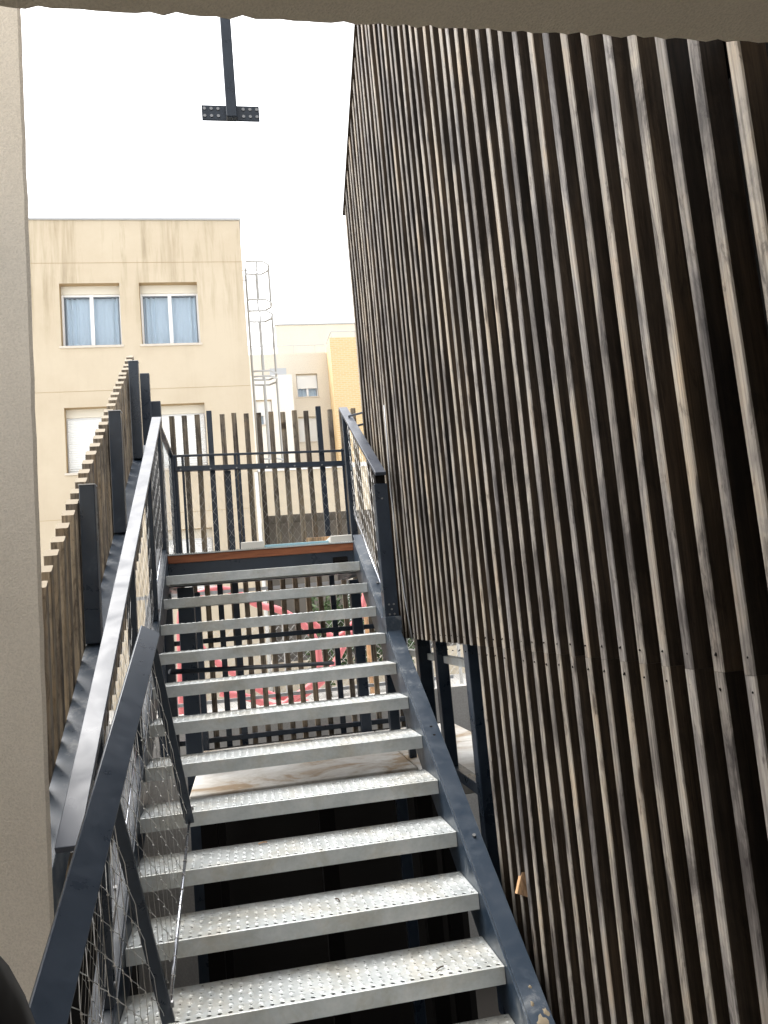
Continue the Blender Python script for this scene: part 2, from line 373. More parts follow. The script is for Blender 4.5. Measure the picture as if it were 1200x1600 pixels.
hl_ = MB()
for y in (3.98, 4.035): hl_.tube([(XR+.05, y, nose(y)+.0435), (XR+.05, y-.0003, nose(y)+.0442)], .0075, 10)
hl_.build('bolt_hole', 'slatdark', sR)['kind'] = 'stuff'
md = MB()                                     # dried mud spatter at the foot of the right stringer
for cx_, cy_, rr0 in ((.895, 2.735, .021), (.922, 2.76, .012), (.872, 2.71, .014), (.91, 2.69, .02), (.885, 2.79, .007), (.925, 2.71, .009), (.90, 2.84, .006), (.915, 2.62, .016)):
    k_ = 14; rs_ = [rr0*random.uniform(.55, 1.25) for _ in range(k_)]
    P_ = [(cx_+rs_[q]*cos(2*pi*q/k_), cy_+rs_[q]*sin(2*pi*q/k_)) for q in range(k_)]
    zz = lambda y, o: nose(y)+.0435+o
    md.add([(x, y, zz(y, .0005)) for x, y in P_]+[(cx_+(x-cx_)*.6, cy_+(y-cy_)*.6, zz(cy_+(y-cy_)*.6, .0035*random.uniform(.5, 1.3))) for x, y in P_]+[(cx_, cy_, zz(cy_, .004))],
           [(q, (q+1) % k_, k_+(q+1) % k_, k_+q) for q in range(k_)]+[(k_+q, k_+(q+1) % k_, 2*k_) for q in range(k_)])
md.build('mud_spatter', 'mud', sR, smooth=True)['kind'] = 'stuff'

# ------------------------------------------------------------------ landing
ld = thing('landing_platform', 'steel landing platform at the top of the stair with a red brown edge board', 'landing', (.2, 6.6, PIT))
dk = MB()
nn = 90
for i in range(nn):   # corrugated deck sheet: ribs run up the stair direction
    x0 = XL-.02+(XR-XL+.04)*i/nn; x1 = XL-.02+(XR-XL+.04)*(i+1)/nn; xm = (x0+x1)/2
    dk.add([(x0, LY-.012, LZ), (xm, LY-.012, LZ+.009), (x1, LY-.012, LZ), (x0, 7.2, LZ), (xm, 7.2, LZ+.009), (x1, 7.2, LZ), (x0, LY-.012, LZ-.006), (x1, LY-.012, LZ-.006)],
           [(0, 1, 4, 3), (1, 2, 5, 4), (6, 7, 2, 1, 0)])
dk.build('deck_sheet', 'galv', ld)
MB().box(XL-.01, XR+.01, LY-.002, 7.2, LZ-.062, LZ-.007).build('edge_board', 'brownboard', ld, .002)
fb = MB().box(XL-.1, XR+.1, LY+.012, LY+.022, LZ-.235, LZ-.064).box(XL-.1, XR+.1, LY+.023, LY+.10, LZ-.235, LZ-.222)
fb.build('front_beam', 'steel', ld, .002)
MB().tube([(XR-.16, LY+.0115, LZ-.135), (XR-.05, LY+.0115, LZ-.135)], .03, 8).build('cable_gland', 'slatdark', ld)
for x0 in (XL-.1, XR+.012): MB().box(x0, x0+.088, LY+.102, 7.15, LZ-.235, LZ-.064).build('side_beam', 'steel', ld, .002)
for x, y, w in ((-.405, 6.05, .115), (1.07, 6.05, .075), (-.40, 7.1, .09), (1.0, 7.1, .09)):
    MB().box(x-w/2, x+w/2, y-w/2, y+w/2, PIT, LZ-.24).build('column', 'steel', ld, .003)
MB().tube([(-.48, 5.3, -.283), (.74, 7.0, -.435)], .017, 10).build('brace_tube', 'steel', ld, smooth=True)

# things lying on the landing
t = thing('roof_panel', 'framed turquoise panel lying flat on the landing', 'panel', (.43, 6.6, LZ+.012))
MB().box(.20, .70, 6.22, 7.0, LZ+.02, LZ+.05).build('sheet', 'bluesheet', t, .002)
for (a, b, c_, d) in ((.02, .195, 6.12, 7.05), (.705, .92, 6.12, 7.05)):
    MB().box(a, b, c_, d, LZ+.011, LZ+.075).build('border', 'paleboard', t, .004)
tag(MB().box(.60, .90, 7.02, 7.12, LZ+.012, LZ+.16).build('wood_offcut', 'fresh', loc=(.75, 7.07, LZ), bevel=.003), 'short pale wood offcut at the right back corner of the landing', 'offcut')

# ------------------------------------------------------------------ railings of the stair
def slope_rail(parent, x, y0, y1, z0, z1):
    MB().bar((x, y0, z0), (x, y1, z1), .068, .022).build('top_rail', 'rail', parent, .002)
ZR = lambda y: nose(y)+1.015
lr = thing('stair_railing', 'left stair railing of dark steel with a bright flat handrail and wire net', 'railing', (-.53, 2.6, nose(2.6)))
lr['group'] = 'mesh guard rails of the stair'
XA = -.535
slope_rail(lr, XA, 2.49, 5.95, ZR(2.49), ZR(5.95))
for y in (3.0, 4.07, 5.10, 5.93):
    MB().box(XA-.022, XA+.022, y-.006, y+.006+.03, nose(y)+.045, ZR(y)-.012).build('post', 'steel', lr, .002)
    MB().tube([(XA+.022, y+.015, nose(y)+.11), (XA+.030, y+.015, nose(y)+.11)], .011, 8).build('bolt', 'bolt', lr)
ud = V((0, 1, SL)).normalized()
for y0, y1 in ((2.55, 3.0), (3.04, 4.07), (4.11, 5.1), (5.14, 5.93)):
    for off in (.14, .955):
        MB().tube([(XA, y0, nose(y0)+off), (XA, y1, nose(y1)+off)], .006, 6).build('rod', 'rod', lr, smooth=True)
    m = MB(); net(m, (XA, y0+.01, nose(y0+.01)+.145), ud, (0, 0, 1), (y1-y0-.02)/cos(TH), .80, .05, .065, .0009, .16, jit=.0012)
    m.build('wire_net', 'wire', lr)
rr = thing('stair_railing', 'short right stair railing beside the landing against the tall slat wall', 'railing', (.9, 5, nose(5)))
rr['group'] = 'mesh guard rails of the stair'
XB = .90
slope_rail(rr, XB, 4.80, 6.20, ZR(4.80), ZR(6.0)+.05)
MB().box(XB-.025, XB+.025, 6.10, 6.15, LZ-.03, ZR(6.0)+.0).build('post', 'steel', rr, .002)
np_ = MB().box(XB-.043, XB+.043, 4.83, 4.915, nose(4.87)+.05, ZR(4.87)-.10).build('post', 'steel', rr, .003)
MB().box(XB-.030, XB+.030, 4.84, 4.905, ZR(4.87)-.099, ZR(4.87)-.012).build('post_neck', 'slatdark', rr, .002)
MB().box(XB-.05, XB+.05, 4.80, 4.93, nose(4.8)+.03, nose(4.93)+.048).build('base_plate', 'steel_dusty', rr, .002)
b = MB()
for dx, dz in ((-.015, .10), (.015, .10), (0, .13), (-.015, .16), (.015, .16), (0, .82)): b.tube([(XB+dx, 4.83, nose(4.87)+dz), (XB+dx, 4.825, nose(4.87)+dz)], .006, 8)
b.build('bolt', 'bolt', rr)['kind'] = 'stuff'
for off in (.14, .93): MB().tube([(XB, 4.92, nose(4.92)+off), (XB, 6.1, min(nose(6.1)+off, 9))], .007, 6).build('rod', 'rod', rr, smooth=True)
m = MB(); net(m, (XB, 4.93, nose(4.93)+.145), ud, (0, 0, 1), 1.15/cos(TH), .78, .055, .06, .0010, .16, jit=.002); m.build('wire_net', 'wire', rr)

for z in (1.49, 1.40): MB().bar((.90, 5.93, z), (1.0, 5.83, z), .014, .012, (0, 0, 1)).build('wall_bracket', 'steel', rr, .001)

# rear railing of the landing (between the rails the net shows as diamonds)
br = thing('landing_railing', 'rear railing across the landing with two dark rails and a diamond wire net', 'railing', (.25, 7.15, LZ))
YB = 7.16
MB().bar((-.53, YB, 1.505), (1.02, YB, 1.475), .03, .018, (0, 1, 0)).build('top_rail', 'steel', br, .002)
MB().bar((-.50, YB, 1.385), (1.02, YB, 1.355), .05, .045, (0, 1, 0)).build('middle_rail', 'steel', br, .002)
for x in (-.515, -.44, .02, .055, 1.0): MB().bar((x, YB+.002, LZ), (x, YB+.002, 1.495), .022 if x != -.515 else .05, .02, (1, 0, 0)).build('post', 'steel', br, .002)
m = MB(); net(m, (-.43, YB-.02, LZ+.02), (1, 0, -.019), (0, 0, 1), 1.42, .80, .036, .05, .0012, .0, jit=.003); m.build('wire_net', 'wire', br)
b = MB()
for x in (-.46, -.2, .03, .3, .55, .8): b.tube([(x, YB-.024, 1.375-(x+.5)*.02), (x, YB-.03, 1.375-(x+.5)*.02)], .008, 8)
b.build('bolt', 'bolt', br)['kind'] = 'stuff'
# short return of the guard at the landing's left edge
lg = thing('landing_railing', 'short return railing along the left edge of the landing behind the handrail end', 'railing', (XA, 6.5, LZ))
lg['group'] = br['group'] = 'landing guard rails'
MB().bar((XA, 5.96, 1.515), (XA, 7.12, 1.50), .04, .03).build('top_rail', 'steel', lg, .002)
for y in (6.02, 7.08): MB().box(XA-.02, XA+.02, y-.02, y+.02, LZ, 1.495).build('post', 'steel', lg, .002)
m = MB(); net(m, (XA, 6.06, LZ+.05), (0, 1, 0), (0, 0, 1), 1.0, .9, .05, .06, .0010, .16, jit=.002); m.build('wire_net', 'wire', lg)

# ------------------------------------------------------------------ loose guard panel lying on the nosings, left foreground
Lp = .92
O = V((-.356, 3.184, -.0119))*(Lp/.9); r_ = V((-.0330, -.9068, -.4203)).normalized(); p_ = V((.09006, .5500, -.8303)); p_ = (p_-r_*p_.dot(r_)*.75).normalized()
e_ = r_.cross(p_).normalized()
if e_.x < 0: e_ = -e_
sB = .9494*Lp/.9
pn = thing('guard_panel', 'loose dark guard panel with wire net leaning over the lower steps at the left', 'railing', O+r_*sB+p_*Lp)
ea_ = e_*cos(rad(38))+p_*sin(rad(38))          # the top bar is rolled towards the steps
MB().bar(O-r_*.01, O+r_*2.2, .080, .016, ea_).build('top_rail', 'steel', pn, .002)
for s in (.018, sB, sB+.99):
    MB().bar(O+r_*s+p_*.012, O+r_*s+p_*(Lp+.005), .040, .012, e_).build('post', 'steel', pn, .002)
    MB().tube([O+r_*s+p_*(Lp-.07)+e_*.02, O+r_*s+p_*(Lp-.07)+e_*.028], .011, 8).build('bolt', 'bolt', pn)
for a, b2 in ((.03, sB-.01), (sB+.02, sB+.98)):
    for off in (.085, Lp-.005):
        MB().tube([O+r_*a+p_*off, O+r_*b2+p_*off], .0062, 8).build('rod', 'rod', pn, smooth=True)
        rg = MB(); n_ = int((b2-a)/.075)
        for k in range(1, n_):
            c0 = O+r_*(a+(b2-a)*k/n_)+p_*off
            rg.tube([c0+e_*.008*cos(q*pi/3)+p_*.008*sin(q*pi/3) for q in range(6)], .0018, 4, closed=True)
        rg.build('wire_clip', 'wire', pn)['kind'] = 'stuff'
    m = MB(); net(m, O+r_*(a+.012)+p_*.09, r_, p_, b2-a-.03, Lp-.1, .043, .076, .0012, .16, knots=.0036, jit=.0012)
    m.build('wire_net', 'wire', pn)

# ------------------------------------------------------------------ slats
def slat_mb(L, dx, dy, seg=10, warp=.003, fm=0, sm=1, em=2, top_slope=0., face='x-', pin=None):
    """slat from z=0 to L; x from 0 to dx, y from -dy/2 to dy/2; face = weathered side"""
    t = MB(); c = .003; ph = [random.uniform(0, 6.28) for _ in range(4)]
    prof = [(c, -dy/2), (dx-c, -dy/2), (dx, -dy/2+c), (dx, dy/2-c), (dx-c, dy/2), (c, dy/2), (0, dy/2-c), (0, -dy/2+c)]
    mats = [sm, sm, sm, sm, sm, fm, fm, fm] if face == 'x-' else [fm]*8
    vs = []
    for i in range(seg+1):
        z = L*i/seg; ox = warp*sin(z*1.3+ph[0])+warp*.4*sin(z*4.1+ph[1]); oy = warp*sin(z*1.1+ph[2])+warp*.4*sin(z*3.3+ph[3])
        if pin is not None: ease = min(1, abs(z-pin)/.8); ox *= ease; oy *= ease
        for (x, y) in prof: vs.append((x+ox, y+oy, z+(y*top_slope if i == seg else 0)))
    fs = []; ms = []
    for i in range(seg):
        for k in range(8): fs.append((i*8+k, i*8+(k+1) % 8, (i+1)*8+(k+1) % 8, (i+1)*8+k)); ms.append(mats[k])
    fs += [tuple(range(7, -1, -1)), tuple(seg*8+k for k in range(8))]; ms += [em, em]
    return t.add(vs, fs, ms)
XW = .999; SP = .11175; TOPZ = lambda y: 3.86-.647*(y-4.761); JZ = -.20
sw = thing('slat_wall', 'tall wall of upright weathered wooden slats rising on the right of the stair', 'slat wall', (1.02, 3.6, PIT))
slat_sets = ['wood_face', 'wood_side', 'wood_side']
ys = []
i = -10
while True:
    y = 1.4814+SP*i
    if y > 5.89: break
    ys.append(y); i += 1
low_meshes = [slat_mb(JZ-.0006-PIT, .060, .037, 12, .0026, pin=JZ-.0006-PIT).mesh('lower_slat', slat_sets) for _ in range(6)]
scr = MB()
for n, y in enumerate(ys):
    top = min(TOPZ(y), 5.2) if y > 1.175 else CZ-.012
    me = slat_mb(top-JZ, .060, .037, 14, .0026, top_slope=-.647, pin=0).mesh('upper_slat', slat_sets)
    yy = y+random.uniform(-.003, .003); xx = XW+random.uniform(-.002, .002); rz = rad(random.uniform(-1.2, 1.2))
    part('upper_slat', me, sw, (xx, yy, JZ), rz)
    for dz in (.035, -.035):
        scr.tube([(XW+.004, yy+random.uniform(-.006, .006), JZ+dz+random.uniform(-.008, .008)), (XW-.002, yy+random.uniform(-.004, .004), JZ+dz)], .0026, 6)
    if y < 3.42:
        part('lower_slat', low_meshes[n % 6], sw, (xx+random.uniform(-.001, .001), yy+random.uniform(-.0012, .0012), PIT), rz)
scr.build('screw', 'slatdark', sw)['kind'] = 'stuff'
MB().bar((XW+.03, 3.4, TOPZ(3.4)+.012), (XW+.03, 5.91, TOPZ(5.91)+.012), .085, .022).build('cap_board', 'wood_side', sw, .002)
for z in (JZ+.03, 1.1, 2.4): # battens fixed behind the slats
    MB().box(XW+.068, XW+.112, .30, min(5.85, 4.761+(3.86-z-.15)/.647), z-.03, z+.03).build('batten', 'slatdark', sw)
for z in (-1.3, -2.6): MB().box(XW+.068, XW+.112, .30, 3.42, z-.03, z+.03).build('batten', 'slatdark', sw)
for x, y, w, zt_ in ((1.115, 3.87, .085, JZ-.01), (1.13, 4.62, .07, JZ-.01), (1.12, 5.05, .085, JZ-.01), (1.10, 5.60, .05, JZ-.01)):
    MB().box(x-w/2, x+w/2, y-w/2, y+w/2, -1.95 if y < 4 else -1.05, zt_).build('post', 'steel', sw, .003)
MB().bar((1.16, 3.95, -.33), (1.16, 5.75, -.33), .05, .04).build('cross_rail', 'galv', sw, .002)
MB().bar((1.16, 3.95, -.97), (1.16, 4.8, -.97), .06, .06).build('foot_rail', 'steel', sw, .002)
tag(MB().tube([(.985, 4.918, 1.3), (.984, 4.923, 1.017), (.983, 4.953, .771), (.984, 4.872, .35), (.984, 4.819, .067), (.99, 4.731, -.205)], .004, 6).build('cable', 'zinc', loc=(.985, 4.8, -.2), smooth=True), 'thin grey cable hanging down the face of the tall slat wall', 'cable')
# near-black body added behind the slats, keeps daylight out of the gaps
tw = thing('gap_backing', 'unseen near-black body added behind the tall slat wall to keep its gaps dark', 'building', (2.0, 3.5, PIT))
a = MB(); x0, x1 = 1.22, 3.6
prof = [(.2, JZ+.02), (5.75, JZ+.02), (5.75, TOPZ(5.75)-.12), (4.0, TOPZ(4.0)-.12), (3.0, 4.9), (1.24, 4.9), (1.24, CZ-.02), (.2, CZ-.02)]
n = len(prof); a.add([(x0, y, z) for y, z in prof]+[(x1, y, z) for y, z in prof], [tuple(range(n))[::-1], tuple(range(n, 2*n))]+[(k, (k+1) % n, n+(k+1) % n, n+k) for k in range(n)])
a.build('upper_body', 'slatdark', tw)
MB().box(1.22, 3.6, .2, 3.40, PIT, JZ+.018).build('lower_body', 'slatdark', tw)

# platform below the landing
pf = thing('lower_platform', 'low dusty concrete platform seen below the landing through the steps', 'platform', (.6, 5.8, PIT))
for x0, x1, y0 in ((-.40, 1.055, 5.25), (1.06, 1.75, 4.70)):
    MB().box(x0, x1, y0, 5.98, -1.13, -1.05).build('slab', 'plat', pf, .006); MB().box(x0, x1, 5.985, 7.0, -1.13, -1.05).build('slab', 'plat', pf, .006)
for x, y in ((-.30, 5.4), (.45, 5.4), (1.1, 5.4), (1.5, 4.8), (1.5, 6.5), (-.3, 6.8)): MB().box(x-.05, x+.05, y-.05, y+.05, PIT, -1.135).build('support', 'slatdark', pf)
MB().box(-.38, 1.74, 7.02, 7.14, PIT, -1.06).build('back_wall', 'pit', pf)  # near-black wall added to shut light out below the slabs

# ------------------------------------------------------------------ left slat screen (rises with the stair)
ls = thing('slat_screen', 'stepped screen of brown wooden slats and dark posts rising left of the stair', 'slat screen', (-.8, 5, -1.3))
BZ = lambda y: nose(y)+.42
bmeshes = [slat_mb(1.0, .060, .042, 6, .002, 0, 0, 1, face='all') for _ in range(4)]
y = 3.19; n = 0
while y < 7.2:
    topz = nose(y)+1.175; botz = max(nose(y)-.45, -1.6)
    me = slat_mb(topz-botz, .060, .042, 8, .002, 0, 0, 1, top_slope=SL*1.2, face='all').mesh('slat', ['wood_brown', 'wood_end'])
    part('slat', me, ls, (-.868+random.uniform(-.003, .003), y, botz+random.uniform(-.004, .004)), rad(random.uniform(-1.5, 1.5)))
    y += .126; n += 1
MB().bar((-.762, 2.97, BZ(2.97)-.10), (-.762, 7.0, BZ(7.0)-.10), .085, .17).build('sloped_beam', 'steel_dusty', ls, .003)
for y in (4.34, 5.46, 6.66):
    p = MB().box(-.800, -.722, y-.035, y+.035, BZ(y)+.0, nose(y)+1.245).build('post', 'steel', ls, .003)
    MB().box(-.803, -.719, y-.038, y+.038, nose(y)+1.2455, nose(y)+1.251).build('cap', 'zinc', p)
for y in (3.3, 4.2, 4.55, 5.35, 5.7, 6.6):
    MB().tube([(-.719, y, BZ(y)-.03), (-.709, y, BZ(y)-.03)], .010, 8).build('bolt', 'bolt', ls)

# rear slat screen behind the landing
rs = thing('slat_screen', 'rear screen of spaced dark slats standing behind the landing railing', 'slat screen', (.25, 7.3, PIT))
rs['group'] = ls['group'] = 'wooden slat screens round the stair'
YS = 7.28; spx = .1113; xs0 = -.52
for k in range(18):
    x = xs0+k*spx
    if x > 1.5: break
    if k in (3, 12):
        MB().box(x-.024, x+.024, YS-.06, YS-.01, -1.2, 1.925).build('post', 'steel', rs, .002); continue
    if k == 4: MB().box(x-.004, x+.050, YS-.055, YS-.01, -1.2, 1.36).build('post', 'steel', rs, .002)
    L = 1.905-random.uniform(0, .012)+1.15
    t_ = slat_mb(L, .045, .042, 8, .003, 0, 0, 1, face='all')
    part('slat', t_.mesh('slat', ['wood_brown', 'wood_end']), rs, (x-.02, YS+random.uniform(-.004, .004), -1.15), rad(random.uniform(-3, 3)))
for z in (-.148, -1.0): MB().bar((-.7, YS-.05, z), (1.5, YS-.05, z-.008), .05, .042, (0, 1, 0)).build('rail', 'steel', rs, .002)
for x, y, z in ((-.72, 7.1, 2.25), (-.645, 7.2, 2.02)):
    MB().box(x-.04, x+.04, y-.03, y+.03, -1.2, z).build('post', 'steel', rs, .002)

# bracket hanging in front of the opening
hb = thing('hanging_bracket', 'dark steel bar hanging from above with a drilled plate across its end', 'bracket', (.07, 2.4, 2.6))
MB().box(.052, .086, 2.38, 2.41, 1.592, 2.6).build('bar', 'steel', hb, .002)
pl = MB(); px0, px1, pz0, pz1 = -.025, .158, 1.598, 1.650
pl.box(px0, px1, 2.411, 2.417, pz0, pz1); po = pl.build('plate', 'steel', hb, .001)
hl = MB()
for k in range(3):
    for s in (-1, 1):
        for zz in (1.612, 1.637): hl.tube([(.067+s*(.040+.0215*k), 2.4105, zz), (.067+s*(.040+.0215*k), 2.4085, zz)], .0052, 10)
ho = hl.build('rivet', 'bolt', po); ho['kind'] = 'stuff'
MB().box(.052, .086, 1.19, 2.41, 2.6, 2.65).build('arm', 'steel', hb, .002)
MB().box(.04, .098, 1.17, 1.19, 1.2, 2.68).build('wall_plate', 'steel', hb, .002)

# ------------------------------------------------------------------ buildings
def window(bld, x0, x1, z0, z1, y, kind, inset=.2, box=.24):
    """opening x0..x1 z0..z1 in a wall whose face is at y"""
    yi = y+inset
    w = MB(); f = .045
    zt_ = z1-box
    w.box(x0, x1, yi, yi+.06, zt_, zt_+f).box(x0, x1, yi, yi+.06, z0, z0+f).box(x0, x0+f, yi, yi+.06, z0+f, zt_).box(x1-f, x1, yi, yi+.06, z0+f, zt_)
    xm = (x0+x1)/2
    w.box(xm-f*.9, xm+f*.9, yi-.01, yi+.06, z0+f, zt_)
    wo = w.build('window', 'white', bld)
    MB().box(x0, x1, yi-.03, yi+.06, zt_+f, z1).build('shutter_box', 'boxcream', wo)
    MB().box(x0-.04, x1+.04, y-.035, yi-.002, z0-.05, z0-.002).build('sill', 'sill', wo)
    if kind == 'closed':
        s = MB(); n_ = int((zt_-z0)/.05)
        for k in range(n_):
            zz = z0+(zt_-z0)*k/n_; h_ = (zt_-z0)/n_
            s.add([(x0+.03, yi-.028, zz), (x1-.03, yi-.028, zz), (x1-.03, yi-.040, zz+h_*.5), (x0+.03, yi-.040, zz+h_*.5), (x1-.03, yi-.028, zz+h_), (x0+.03, yi-.028, zz+h_)], [(0, 1, 2, 3), (3, 2, 4, 5)])
        s.build('roller_shutter', 'shutter', wo)
    else:
        zs = z0+f
        if kind == 'half':
            zc = z0+(zt_-z0)*.42
            MB().box(x0+.03, x1-.03, yi-.035, yi-.012, zc, zt_+f).build('roller_shutter', 'shutter', wo)
        for a, b_ in ((x0+f, xm-f*.9), (xm+f*.9, x1-f)): MB().box(a, b_, yi+.02, yi+.03, zs, zt_).build('pane', 'glass', wo)
        c_ = MB(); nn_ = 60; vs = []
        rng = [(x0+f, x1-f)]
        for i_ in range(nn_+1):
            x = x0+f+(x1-x0-2*f)*i_/nn_; dy = .035*sin(i_*1.15+x0*3)*(1 if (i_ < nn_*.25 or i_ > nn_*.86) else .18)
            vs += [(x, yi+.14+dy, zs), (x, yi+.14+dy, zt_)]
        c_.add(vs, [(2*i_, 2*i_+2, 2*i_+3, 2*i_+1) for i_ in range(nn_)]); c_.build('curtain', 'curtain', wo, smooth=True)
        MB().box(x0, x1, yi+.3, yi+.31, z0, z1).build('room_back', 'room', wo)
    return wo
def wall_with_openings(mb, x0, x1, z0, z1, y, ops, depth=.26, m=0, rm=1):
    xs = sorted({x0, x1, *[o[0] for o in ops], *[o[1] for o in ops]}); zs = sorted({z0, z1, *[o[2] for o in ops], *[o[3] for o in ops]})
    for a, b_ in zip(xs, xs[1:]):
        for c_, d in zip(zs, zs[1:]):
            if any(o[0] <= a and b_ <= o[1] and o[2] <= c_ and d <= o[3] for o in ops): continue
            mb.add([(a, y, c_), (b_, y, c_), (b_, y, d), (a, y, d)], [(0, 1, 2, 3)], m)
    for (a, b_, c_, d) in ops:
        mb.add([(a, y, c_), (b_, y, c_), (b_, y, d), (a, y, d), (a, y+depth, c_), (b_, y+depth, c_), (b_, y+depth, d), (a, y+depth, d)],
               [(0, 1, 5, 4), (1, 2, 6, 5), (2, 3, 7, 6), (3, 0, 4, 7)], rm)
YM = 18.
mb_ = thing('apartment_building', 'stained beige apartment block with two curtained windows above closed shutters', 'building', (-4, YM+4, GR))
cols = ((-3.58, -2.28), (-1.85, -.55)); rows = ((6.40, 7.87, 'open'), (3.52, 4.99, 'closed'), (.62, 2.12, 'closed'))
cols2 = cols+((-7.0, -5.7),)
ops = [(a, b_, c_, d) for a, b_ in cols2 for c_, d, _ in rows]
w = MB(); wall_with_openings(w, -11, .52, GR, 9.38, YM, ops)
w.add([(.52, YM, GR), (.52, YM+9, GR), (.52, YM+9, 9.38), (.52, YM, 9.38)], [(0, 1, 2, 3)]); w.add([(-11, YM+9, GR), (.52, YM+9, GR), (.52, YM+9, 9.38), (-11, YM+9, 9.38)], [(3, 2, 1, 0)])
w.add([(-11, YM, GR), (-11, YM+9, GR), (-11, YM+9, 9.38), (-11, YM, 9.38)], [(3, 2, 1, 0)])
wo_ = w.build('wall', ['facade', 'recess'], mb_)
MB().box(-11.03, .55, YM-.04, YM+9.03, 9.382, 9.43).build('roof_coping', 'zinc', mb_)
for a, b_ in cols2:
    for c_, d, k in rows: window(mb_, a, b_, c_, d, YM, k)
j = MB()
for z in (5.35, 8.35, 2.5): j.box(-11, .515, YM-.004, YM-.0005, z, z+.007)
j.build('joint_line', 'recess', mb_)
MB().tube([(.50, YM-.06, GR), (.50, YM-.06, 3.30)], .045, 10).build('downpipe', 'pipe', mb_, smooth=True)
an = thing('annex_building', 'low beige annex with a pale coping and a porch recess toned grey for its shade beside the apartment block', 'building', (3, YM+2, GR))
w = MB(); wall_with_openings(w, .56, 7, GR, 3.32, YM+.05, [(.60, 6.5, -1.0, 2.30)], depth=1.6, rm=1)
w.add([(.56, YM+.05, 3.32), (7, YM+.05, 3.32), (7, YM+6, 3.32), (.56, YM+6, 3.32)], [(0, 1, 2, 3)])
w.add([(.60, YM+1.65, -1.0), (6.5, YM+1.65, -1.0), (6.5, YM+1.65, 2.3), (.6, YM+1.65, 2.3)], [(0, 1, 2, 3)], 1)
w.build('wall', ['annex', 'annexdark'], an)
MB().box(.54, 7.03, YM, YM+6, 3.322, 3.42).build('coping', 'pipe', an)
window(an, 2.5, 3.6, -.6, .9, YM+1.60, 'closed', inset=-.08)

# cage ladder on the side of the apartment block
cg = thing('cage_ladder', 'thin metal roof ladder with hooped safety cages on the side of the beige block', 'ladder', (.6, 18.6, GR))
LX, LYc = .60, 18.55
for dy in (-.2, .2): MB().tube([(LX, LYc+dy, 1.0), (LX, LYc+dy, 8.35)], .022, 6).build('stile', 'cage', cg)
rm_ = MB()
for k in range(24): MB().tube([(LX, LYc-.2, 1.3+k*.29), (LX, LYc+.2, 1.3+k*.29)], .013, 5).build('rung', 'cage', cg)
def hoop(z):
    pts = [(LX, LYc-.33, z), (LX+.12, LYc-.36, z), (LX+.40, LYc-.36, z), (LX+.56, LYc-.15, z), (LX+.56, LYc+.15, z), (LX+.40, LYc+.36, z), (LX+.12, LYc+.36, z), (LX, LYc+.33, z)]
    MB().tube(pts, .024, 5).build('hoop', 'cage', cg)
for z0, z1 in ((7.50, 8.45), (5.75, 7.22), (3.65, 5.62)):
    hoop(z0); hoop(z1)
    for dx, dy in ((.26, -.36), (.56, -.1), (.56, .14), (.26, .36)): MB().tube([(LX+dx, LYc+dy, z0), (LX+dx, LYc+dy, z1)], .020, 5).build('cage_bar', 'cage', cg)
for z in (8.3, 8.05): MB().tube([(.53, LYc-.2, z), (LX+.3, LYc-.2, z)], .014, 5).build('stay', 'cage', cg)

# far block
YF = 32.
fb_ = thing('apartment_building', 'pale stepped apartment block in the distance with a yellow brick wing', 'building', (4, YF+4, GR))
fb_['group'] = mb_['group'] = 'apartment blocks beyond the stair'
w = MB(); ops2 = [(2.80, 3.68, 8.95, 9.93), (2.75, 3.68, 7.05, 8.10), (2.75, 3.68, 4.9, 6.0)]
wall_with_openings(w, .6, 4.15, GR, 10.82, YF, ops2); w.add([(.6, YF, 10.82), (12, YF, 10.82), (12, YF+9, 10.82), (.6, YF+9, 10.82)], [(0, 1, 2, 3)])
w.add([(.6, YF, GR), (.6, YF+9, GR), (.6, YF+9, 10.82), (.6, YF, 10.82)], [(3, 2, 1, 0)])
w.build('wall', ['greyrender', 'recess'], fb_)
window(fb_, *ops2[0], YF, 'half', .12, .1); window(fb_, *ops2[1], YF, 'closed', .12, .1); window(fb_, *ops2[2], YF, 'closed', .12, .1)
w = MB(); op3 = [(1.02, 1.66, 7.55, 8.55)]; wall_with_openings(w, .6, 2.53, GR, 9.55, YF-1.2, op3)
w.add([(2.53, YF-1.2, GR), (2.53, YF, GR), (2.53, YF, 9.55), (2.53, YF-1.2, 9.55)], [(0, 1, 2, 3)]); w.add([(.6, YF-1.2, 9.55), (2.53, YF-1.2, 9.55), (2.53, YF, 9.55), (.6, YF, 9.55)], [(0, 1, 2, 3)])
w.build('stair_wing', ['cream', 'recess'], fb_); window(fb_, *op3[0], YF-1.2, 'half', .12, .1)
MB().box(1.7, 2.35, YF-.9, YF-.4, 9.56, 9.92).build('roof_unit', 'zinc', fb_)
MB().box(4.152, 12, YF-1.3, YF+.5, GR, 11.0).build('brick_wing', 'ybrick', fb_)
MB().box(2.37, 12, YF+4, YF+9, 10.83, 13.55).build('penthouse', 'greyrender', fb_)
MB().box(2.33, 12.04, YF+3.95, YF+9.05, 13.552, 13.61).build('roof_coping', 'zinc', fb_)
rl = MB()
rl.tube([(.7, YF+.1, 11.2), (4.1, YF+.1, 11.2)], .02, 5)
for x in (.8, 1.8, 2.8, 3.7): rl.tube([(x, YF+.1, 10.82), (x, YF+.1, 11.2)], .015, 5)
rl.tube([(4.25, YF-1.2, 11.28), (12, YF-1.2, 11.28)], .025, 5)
rl.tube([(4.25, YF-1.2, 11.28), (4.2, YF+.3, 11.28)], .025, 5)
for x in (4.25, 5.2, 6.2): rl.tube([(x, YF-1.2, 11.0), (x, YF-1.2, 11.28)], .015, 5)
rl.build('roof_railing', 'zinc', fb_)
MB().box(3.82, 3.94, YF+3.9, YF+3.99, 11.75, 11.95).build('wall_lamp', 'zinc', fb_)

